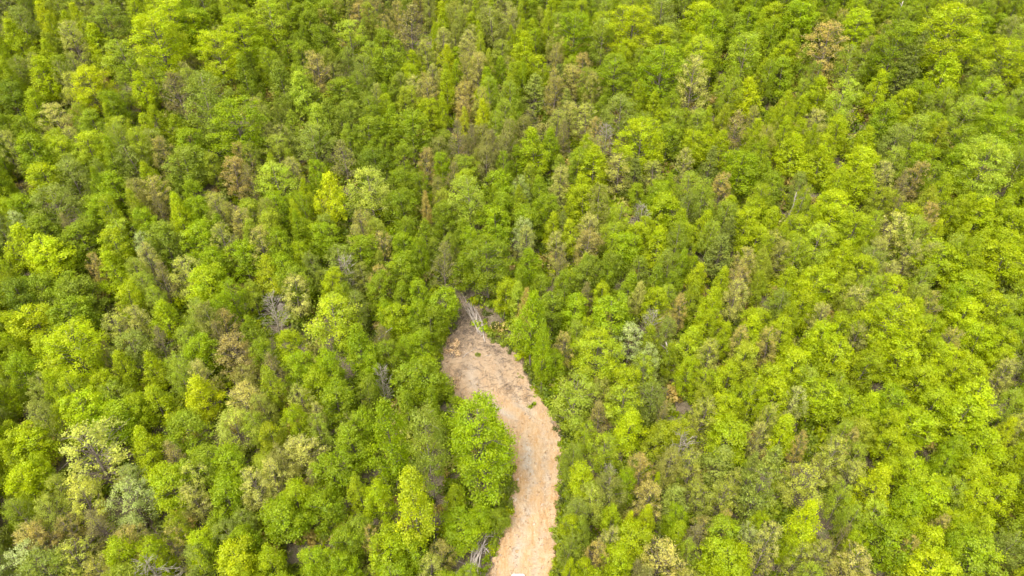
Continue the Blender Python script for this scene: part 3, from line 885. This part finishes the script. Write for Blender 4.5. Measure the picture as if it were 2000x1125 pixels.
# a low fringe of shoots along the rims of the dirt
for y_ in np.arange(590, 1180, 1.6):
    for side in (0, 1):
        e = np.interp(y_, ROAD_Y, (ROAD_L, ROAD_R)[side]) + (-1, 1)[side] * rng.uniform(-3, 14)
        if y_ < 665 and rng.random() < 0.7:
            continue
        if rng.random() < (0.12 if side == 0 and y_ > 1030 else 0.75):
            X, Y, Z, t_ = hit(e, y_)
            s = rng.uniform(0.25, 0.95)
            items.append((X, Y, Z, (0, 0, rng.uniform(0, 6.28)), (s, s, s * rng.uniform(0.8, 1.5)), int(rng.integers(0, 5)), tint(PAL[str(rng.choice(list('LBGMSO')))] * rng.uniform(0.7, 1))))
scatter('undergrowth', items, bushes, kind='stuff')


# ------------------------------------------------------------------ slash, gravel and dry leaves on the clearing
def twig_mesh(seed):
    r = np.random.default_rng(seed)
    tb = Tubes()
    for _ in range(5):
        a = r.uniform(0, 6.28)
        L_ = r.uniform(0.5, 1.3)
        c = r.normal(size=3) * np.array([0.35, 0.35, 0.02]) + np.array([0, 0, 0.06])
        d = np.array([math.cos(a), math.sin(a), r.normal() * 0.12]) * L_ / 2
        tb.add([c - d, c + r.normal(size=3) * 0.05, c + d], [0.02, 0.016, 0.009], 3)
    return tb.mesh('twigs', M_TWIG if seed % 2 else M_STRAW)


def clod_mesh(seed):
    r = np.random.default_rng(seed)
    v = np.array([(1, 0, 0), (-1, 0, 0), (0, 1, 0), (0, -1, 0), (0, 0, 0.8), (0, 0, -0.8)]) * r.uniform(0.6, 1.2, (6, 3))
    f = [(0, 2, 4), (2, 1, 4), (1, 3, 4), (3, 0, 4), (2, 0, 5), (1, 2, 5), (3, 1, 5), (0, 3, 5)]
    return mesh_from('clod', v, f, [M_STONE if seed % 2 else M_DIRT])


tw = []
while len(tw) < 1000:
    y_ = rng.uniform(585, 830) if rng.random() < 0.8 else rng.uniform(830, 1120)
    l, r_ = np.interp(y_, ROAD_Y, ROAD_L), np.interp(y_, ROAD_Y, ROAD_R)
    s_ = rng.beta(0.45, 0.6) if y_ > 690 else rng.random()
    if y_ > 790 and 0.08 < s_ < 0.9:
        continue
    X, Y, Z, t_ = hit(l - 4 + (r_ - l + 8) * s_, y_)
    k = rng.uniform(0.5, 1.3)
    tw.append((X, Y, Z + 0.36, (rng.normal() * 0.15, rng.normal() * 0.15, rng.uniform(0, 6.28)), (k, k, k), int(rng.integers(0, 6)), (0, 0, 0)))
scatter('slash_twigs', tw, [[loose(twig_mesh(40 + k))] for k in range(6)], kind='stuff')
gr = []
while len(gr) < 2200:
    y_ = rng.uniform(690, 1180)
    l, r_ = np.interp(y_, ROAD_Y, ROAD_L), np.interp(y_, ROAD_Y, ROAD_R)
    s_ = rng.beta(0.7, 0.7)
    X, Y, Z, t_ = hit(l + (r_ - l) * s_, y_)
    k = 0.05 + 0.05 * rng.exponential()
    gr.append((X, Y, Z + 0.34, (rng.uniform(0, 6), rng.uniform(0, 6), rng.uniform(0, 6)), (k, k, k * 0.7), int(rng.integers(0, 6)), (0, 0, 0)))
scatter('gravel', gr, [[loose(clod_mesh(60 + k))] for k in range(6)], kind='stuff')


def felled_top(px0, px1, py0, py1, n, cols, label, name='felled_treetop'):
    """a cut, withered treetop lying at the clearing's side"""
    X, Y, Z, t_ = hit(0.5 * (px0 + px1), py1)
    root = bpy.data.objects.new(name, None)
    COL.objects.link(root)
    root.location = (X, Y, Z)
    root['label'], root['category'] = label, 'felled treetop'
    r = np.random.default_rng(int(px0 + py0))
    C, N, V = [], [], []
    tb = Tubes()
    for _ in range(26):
        q = hit(r.uniform(px0, px1), r.uniform(py0, py1))
        c = np.array([q[0] - X, q[1] - Y, q[2] - Z + r.uniform(0.25, 0.9)])
        tb.add([np.array([0.3, -0.4, 0.15]) * r.uniform(0.3, 1), c * 0.55 + np.array([0, 0, 0.15]), c], [0.06, 0.035, 0.012], 4)
        m = n // 26
        d = r.normal(size=(m, 3))
        d /= np.linalg.norm(d, axis=1, keepdims=True)
        C.append(c + d * r.uniform(0.1, 0.5, (m, 1)))
        N.append(d + np.array([0, 0, 0.6]) + r.normal(size=d.shape) * 0.6)
        V.append(0.7 * r.random((m, 3)) + 0.3 * r.random(3))
    C, N, V = map(np.concatenate, (C, N, V))
    v, f = quads(C, N, r.uniform(0.08, 0.19, len(C)), r)
    link('branches', tb.mesh('branches', M_TWIG), root)
    link('dry_leaves', mesh_from('dry_leaves', v, f, [M_LEAF], leafvar=V), root, tint=tint(cols))


felled_top(862, 898, 664, 700, 800, np.array([0.80, 0.60, 0.36]), 'heap of withered cream-leaved treetop at the left of the clearing')
felled_top(876, 896, 742, 765, 260, np.array([0.78, 0.58, 0.36]), 'small patch of dry pale leaves on the clearing floor, below the larger heap')


# ------------------------------------------------------------------ felled stems, each one a thing
def stem(x0, y0, x1, y1, rad, h0, h1, label, group=None, mat=None, name='fallen_log', cat='felled stem'):
    a, b = hit(x0, y0), hit(x1, y1)
    A = np.array([a[0], a[1], a[2] + h0])
    B = np.array([b[0], b[1], b[2] + h1])
    r = np.random.default_rng(int(x0 * 7 + y1 * 13 + x1))
    L_ = np.linalg.norm(B - A)
    tb = Tubes()
    k1, k2 = r.normal(size=3) * 0.035 * L_, r.normal(size=3) * 0.02 * L_
    k1[2] = abs(k1[2]) * 0.6
    ks = np.linspace(0, 1, 7)
    pts = [(B - A) * k + k1 * math.sin(k * math.pi) + k2 * math.sin(2 * k * math.pi) for k in ks]
    tb.add(pts, np.interp(ks, [0, 1], [rad, rad * 0.35]), 6)
    for _ in range(int(r.integers(1, 4))):
        k = r.uniform(0.4, 0.9)
        p = (B - A) * k + k1 * math.sin(k * math.pi) + k2 * math.sin(2 * k * math.pi)
        e = p + (B - A) / L_ * r.uniform(0.3, 0.9) + r.normal(size=3) * np.array([0.35, 0.35, 0.2])
        tb.add([p, e], [rad * 0.35, 0.012], 3)
    o = link(name, tb.mesh('fallen_log', mat or [M_DEAD, M_DEAD, M_DEAD, M_PALEBARK][int(r.integers(0, 4))]))
    o.location = A
    o['label'], o['category'] = label, cat
    if group:
        o['group'] = group


g1 = 'felled stems lying at the head of the clearing'
l1 = 'slim pale felled stem in the long bundle at the head of the clearing'
for i in range(15):
    f_ = rng.uniform(0, 1)
    stem(938 + rng.uniform(-5, 6), 640 + rng.uniform(-6, 20), 893 + 40 * f_ + rng.uniform(-2, 3), 579 + 33 * f_ + rng.uniform(-3, 3), rng.uniform(0.06, 0.11), rng.uniform(0.2, 0.6), rng.uniform(0.4, 1.1), l1, g1)
stem(948, 672, 941, 636, 0.09, 0.3, 1.2, 'whitish stem propped upright beside the bundle above the clearing', None)
stem(945, 660, 937, 628, 0.08, 0.3, 0.9, 'pale forked stem leaning into the bundle above the clearing', None)
l2 = 'short pale stem lying crossways below the long bundle above the clearing'
for x0, y0, x1, y1 in ((916, 656, 934, 640), (926, 655, 941, 643), (932, 652, 945, 645), (905, 700, 925, 686)):
    stem(x0, y0, x1, y1, 0.07, 0.25, 0.4, l2, 'crosswise felled stems above the clearing')
stem(948, 697, 972, 695, 0.08, 0.3, 0.3, 'thin stem lying along the top edge of the bare clearing', None)
stem(1036, 752, 1078, 770, 0.10, 0.3, 0.6, "long pale stem lying at the clearing's right edge, pointing into the trees", None)
stem(1032, 756, 1060, 778, 0.07, 0.25, 0.3, 'thin grey stem just below the long pale one at the right edge', None)
stem(1050, 768, 1072, 796, 0.08, 0.25, 0.3, 'grey stem lying along the outer edge of the road bend', None)
stem(856, 752, 872, 768, 0.08, 0.3, 0.3, "dark short stem at the clearing's left edge", None, M_BARK)
stem(868, 790, 878, 776, 0.07, 0.3, 0.3, 'thin brown stem poking out from the trees left of the road', None, M_TWIG)
stem(1076, 1126, 1068, 1098, 0.05, 0.2, 0.3, 'thin pale stem on the right rim of the road at the bottom', None)
stem(1000, 955, 1020, 970, 0.06, 0.3, 0.2, 'thin dark branch lying on the left rim of the road under the big tree', None, M_TWIG)
g3 = 'felled stems fanned out at the bottom left of the road'
l3 = 'grey-white felled stem in the fan of brush left of the road, bottom edge'
for i in range(17):
    u = rng.uniform(0, 1)
    stem(915 + 24 * rng.uniform(-1, 1), 1132 + rng.uniform(-6, 16), 925 + 36 * u + rng.uniform(-5, 5), 1052 + 26 * rng.uniform(-0.4, 1), rng.uniform(0.07, 0.13), rng.uniform(0.2, 0.7), rng.uniform(0.4, 1.6), l3, g3)
for x0, y0, x1, y1 in ((942, 1070, 963, 1094), (944, 1072, 957, 1102), (946, 1053, 974, 1051), (961, 1040, 962, 1090), (966, 1040, 965, 1052)):
    stem(x0, y0, x1, y1, 0.09, 0.6, 0.3, 'pale stem sticking out of the brush fan onto the road rim', 'stems sticking out onto the road rim')
for x0, y0, x1, y1 in ((860, 1085, 915, 1108), (878, 1118, 902, 1130), (868, 1128, 900, 1116)):
    stem(x0, y0, x1, y1, 0.07, 0.4, 0.6, 'grey thin stem lying under the trees left of the brush fan', 'thin stems under the trees')


# ------------------------------------------------------------------ dead standing trunks
def snag(px, py_top, px_b, py_b, rad, label, bow=0.0, mat=None, twigs=4):
    X, Y, Z, t_ = hit(px_b, py_b)
    # the top stands where the sight line through (px, py_top) passes over the foot's distance
    d = ray(px, py_top)
    k = Y / d[1]
    top = np.array([d[0] * k, Y, CAMZ + d[2] * k]) - np.array([X, Y, Z])
    r = np.random.default_rng(int(px + py_b))
    tb = Tubes()
    ks = np.linspace(0, 1, 9)
    side = np.array([1.0, 0, 0]) * bow
    jig = r.normal(size=(9, 3)) * 0.05
    pts = [top * q + side * math.sin(q * math.pi) + jig[i] * (0 < q < 1) for i, q in enumerate(ks)]
    pts[0] = np.array([0, 0, -0.4])
    tb.add(pts, np.interp(ks, [0, 1], [rad, rad * 0.4]), 6)
    root = link('dead_trunk', tb.mesh('dead_trunk', mat or M_DEAD))
    root.location = (X, Y, Z)
    root['label'], root['category'] = label, 'dead tree'
    for _ in range(twigs):
        q = r.uniform(0.45, 0.95)
        p = top * q + side * math.sin(q * math.pi)
        tb2 = Tubes()
        e = p + np.array([r.normal() * 0.8, r.normal() * 0.8, r.uniform(0.3, 1.0)])
        tb2.add([p, (p + e) / 2 + r.normal(size=3) * 0.08, e], [rad * 0.35, rad * 0.2, 0.015], 4)
        link('branch', tb2.mesh('branch', mat or M_DEAD), root)


snag(1301, 668, 1303, 728, 0.22, 'pale crooked dead trunk standing in a gap between lime trees', 0.15)
snag(1556, 375, 1532, 458, 0.16, 'grey dead pole leaning right among lime trees, right of centre', 0.0)
snag(1764, 2, 1729, 86, 0.15, 'long thin leaning dead pole in the upper right', 0.0, None, 2)
snag(1060, 196, 1076, 234, 0.12, 'short pale trunk leaning left in a brown gap, upper middle', 0.0)
snag(766, 640, 731, 698, 0.12, 'white sapling trunk bowed over in an arch left of the clearing', -0.9, None, 1)
snag(671, 498, 677, 570, 0.13, 'grey dead trunk with side branches left of centre', 0.0, None, 8)


# ------------------------------------------------------------------ stones at the road's rim
def stone(px, py, s, label, group=None):
    X, Y, Z, t_ = hit(px, py)
    r = np.random.default_rng(int(px * 3 + py))
    import bmesh
    bm = bmesh.new()
    bmesh.ops.create_icosphere(bm, subdivisions=2, radius=1.0)
    for v in bm.verts:
        n = v.co.copy()
        for _ in range(1):
            v.co *= 1 + 0.22 * math.sin(n.x * 3 + px) * math.cos(n.y * 2.6 + py) + 0.06 * r.normal()
        v.co.x *= s * 1.2
        v.co.y *= s * 0.95
        v.co.z *= s * 0.7
    me = bpy.data.meshes.new('stone')
    bm.to_mesh(me)
    bm.free()
    me.materials.append(M_STONE)
    o = link('stone', me)
    o.location = (X, Y, Z + s * 0.35)
    o.rotation_euler = (0, 0, r.uniform(0, 6))
    o['label'], o['category'] = label, 'stone'
    if group:
        o['group'] = group


stone(1001, 978, 0.55, 'largest pale stone at the left rim of the road, below the big tree')
stone(1010, 938, 0.38, 'pale stone on the left rim of the road beside the big tree')
stone(978, 1037, 0.5, 'pale grey stone at the left rim of the road, above the brush fan')
stone(1013, 972, 0.28, 'small pale stone just right of the largest one on the road rim')
stone(960, 1106, 0.3, 'pale stone at the foot of the brush fan by the road')
stone(1093, 994, 0.24, 'small stone on the right rim of the road')
stone(884, 770, 0.3, 'pale stone at the left side of the bare clearing')
stone(1087, 948, 0.2, 'small stone on the right half of the road')


# ------------------------------------------------------------------ saplings in the clearing
def sapling(px, py, s, code, label):
    X, Y, Z, t_ = hit(px, py)
    tr, cr = KINDS['broad'][1]
    root = bpy.data.objects.new('sapling', None)
    COL.objects.link(root)
    root.location = (X, Y, Z)
    root.scale = (s / W0, s / W0, s * 1.1 / H0)
    root['label'], root['category'] = label, 'sapling'
    link('stem', tr, root)
    me = bush_mesh(int(px))
    o = link('foliage', me, root, tint=tint(PAL[code]))
    o.scale = (W0 * 0.6, W0 * 0.6, H0 * 0.75)


sapling(1041, 796, 1.0, 'B', 'small green sapling on the dirt at the outer side of the road bend')
sapling(934, 697, 0.8, 'G', 'tiny green sprout at the top of the bare clearing, below the felled stems')
sapling(1017, 738, 0.7, 'G', "tiny green sprout near the clearing's right edge")

# ------------------------------------------------------------------ grey-roofed shed, cut by the top edge
def box(x0, x1, y0, y1, z0, z1):
    v = [(x, y, z) for z in (z0, z1) for y in (y0, y1) for x in (x0, x1)]
    return v, [(0, 2, 3, 1), (4, 5, 7, 6), (0, 1, 5, 4), (2, 6, 7, 3), (0, 4, 6, 2), (1, 3, 7, 5)]


def make_shed():
    X, Y, Z, t_ = hit(748, 1.5, 3.0)
    root = bpy.data.objects.new('shed', None)
    COL.objects.link(root)
    root.location = (X, Y, Z)
    root['label'], root['category'] = 'grey flat roof edge of a shed among trees at the top edge', 'shed'
    wall = noise_material('grey_boards', [(0.3, (0.2, 0.19, 0.17)), (0.7, (0.33, 0.31, 0.28))], 1.5, stretch=(6, 6, 0.4))
    roof = noise_material('grey_roofing', [(0.3, (0.3, 0.3, 0.29)), (0.7, (0.42, 0.41, 0.39))], 1.2, bump=0.2)
    link('wall', mesh_from('shed_wall', *box(-1.5, 1.5, 0.15, 3.0, -0.6, 2.85), [wall]), root)
    link('roof', mesh_from('shed_roof', *box(-1.8, 1.8, -0.1, 3.3, 2.852, 3.0), [roof]), root)
    link('door', mesh_from('shed_door', *box(-0.45, 0.45, 0.1, 0.148, 0.02, 2.0), [M_TWIG]), root)


make_shed()

# ------------------------------------------------------------------ white car, only its nose in the picture
def paint(name, col, rough=0.3, metal=0.0, coat=0.5):
    m, nt, out = new_mat(name)
    b = node(nt, 'ShaderNodeBsdfPrincipled')
    nz = node(nt, 'ShaderNodeTexNoise')
    nz.inputs['Scale'].default_value = 3.0
    mr = node(nt, 'ShaderNodeMapRange')
    mr.inputs[3].default_value, mr.inputs[4].default_value = rough * 0.85, rough * 1.25
    nt.links.new(nz.outputs[0], mr.inputs[0])
    nt.links.new(mr.outputs[0], b.inputs['Roughness'])
    b.inputs['Base Color'].default_value = (*col, 1)
    b.inputs['Metallic'].default_value = metal
    b.inputs['Coat Weight'].default_value = coat
    nt.links.new(b.outputs[0], out.inputs[0])
    return m


def loft(name, secs, mat):
    """closed skin through cross sections (y, [(x, z), ...])"""
    v, f = [], []
    n = len(secs[0][1])
    for y, ring in secs:
        v += [(x, y, z) for x, z in ring]
    for i in range(len(secs) - 1):
        for k in range(n):
            a, b = i * n + k, i * n + (k + 1) % n
            f.append((a, b, b + n, a + n))
    f.append(tuple(range(n))[::-1])
    f.append(tuple((len(secs) - 1) * n + k for k in range(n)))
    return mesh_from(name, v, f, [mat], smooth=False)


def make_car():
    X, Y, Z, t_ = hit(1012, 1121.5, 0.8)
    L_ = 4.4
    root = bpy.data.objects.new('parked_car', None)
    COL.objects.link(root)
    root.location = (X, Y - L_ / 2 + 0.24, float(ground(X, Y - L_ / 2 + 0.22)) + 0.26)
    root.rotation_euler = (math.radians(15), 0, 0)
    root['label'], root['category'] = 'white car on the dirt road, only its nose showing at the bottom edge', 'car'
    white, dark, rub, glass = paint('white_paint', (0.8, 0.8, 0.79)), paint('grey_trim', (0.05, 0.05, 0.05), 0.6, 0, 0), paint('tyre_rubber', (0.03, 0.03, 0.03), 0.8, 0, 0), paint('dark_glass', (0.02, 0.025, 0.03), 0.05, 0, 1)

    def ring(w, z0, z1, c=0.12):
        return [(-w + c, z0), (w - c, z0), (w, z0 + c), (w, z1 - c), (w - c, z1), (-w + c, z1), (-w, z1 - c), (-w, z0 + c)]
    link('body', loft('body', [(-2.2, ring(0.72, 0.45, 0.85)), (-2.0, ring(0.86, 0.32, 0.98)), (-0.8, ring(0.9, 0.28, 1.0)), (0.7, ring(0.9, 0.28, 0.98)), (1.7, ring(0.88, 0.3, 0.88)), (2.1, ring(0.78, 0.36, 0.74)), (2.2, ring(0.6, 0.44, 0.62))], white), root)
    link('cabin', loft('cabin', [(-1.9, ring(0.7, 0.96, 1.05, 0.03)), (-1.4, ring(0.72, 0.96, 1.44)), (-0.2, ring(0.74, 0.96, 1.5)), (0.4, ring(0.72, 0.96, 1.42)), (1.05, ring(0.7, 0.94, 1.0, 0.02))], glass), root)
    link('roof', loft('roof', [(-1.45, ring(0.66, 1.42, 1.5, 0.03)), (-0.2, ring(0.7, 1.46, 1.56, 0.03)), (0.38, ring(0.66, 1.40, 1.49, 0.03))], white), root)
    for sx in (-1, 1):
        link('headlight', loft('headlight', [(1.98, [(sx * 0.62 + p, q) for p, q in ring(0.16, 0.60, 0.74, 0.03)] if False else [(sx * 0.6 + p, q) for p, q in ring(0.15, 0.6, 0.74, 0.03)]), (2.14, [(sx * 0.56 + p, q) for p, q in ring(0.13, 0.6, 0.70, 0.03)])], paint('lamp_glass', (0.7, 0.72, 0.75), 0.1)), root)
        for sy in (-1.3, 1.35):
            tb = Tubes()
            tb.add([(sx * 0.7, sy, 0.3), (sx * 0.93, sy, 0.3)], [0.32, 0.32], 18)
            wh = link('wheel', tb.mesh('tyre', rub), root)
            tb = Tubes()
            tb.add([(sx * 0.90, sy, 0.3), (sx * 0.94, sy, 0.3)], [0.2, 0.19], 14)
            link('rim', tb.mesh('rim', paint('rim_metal', (0.5, 0.5, 0.5), 0.3, 1)), wh)
    tb = Tubes()
    tb.add([(-0.45, 2.17, 0.5), (0.45, 2.17, 0.5)], [0.05, 0.05], 6)
    link('grille', tb.mesh('grille', dark), root)


make_car()
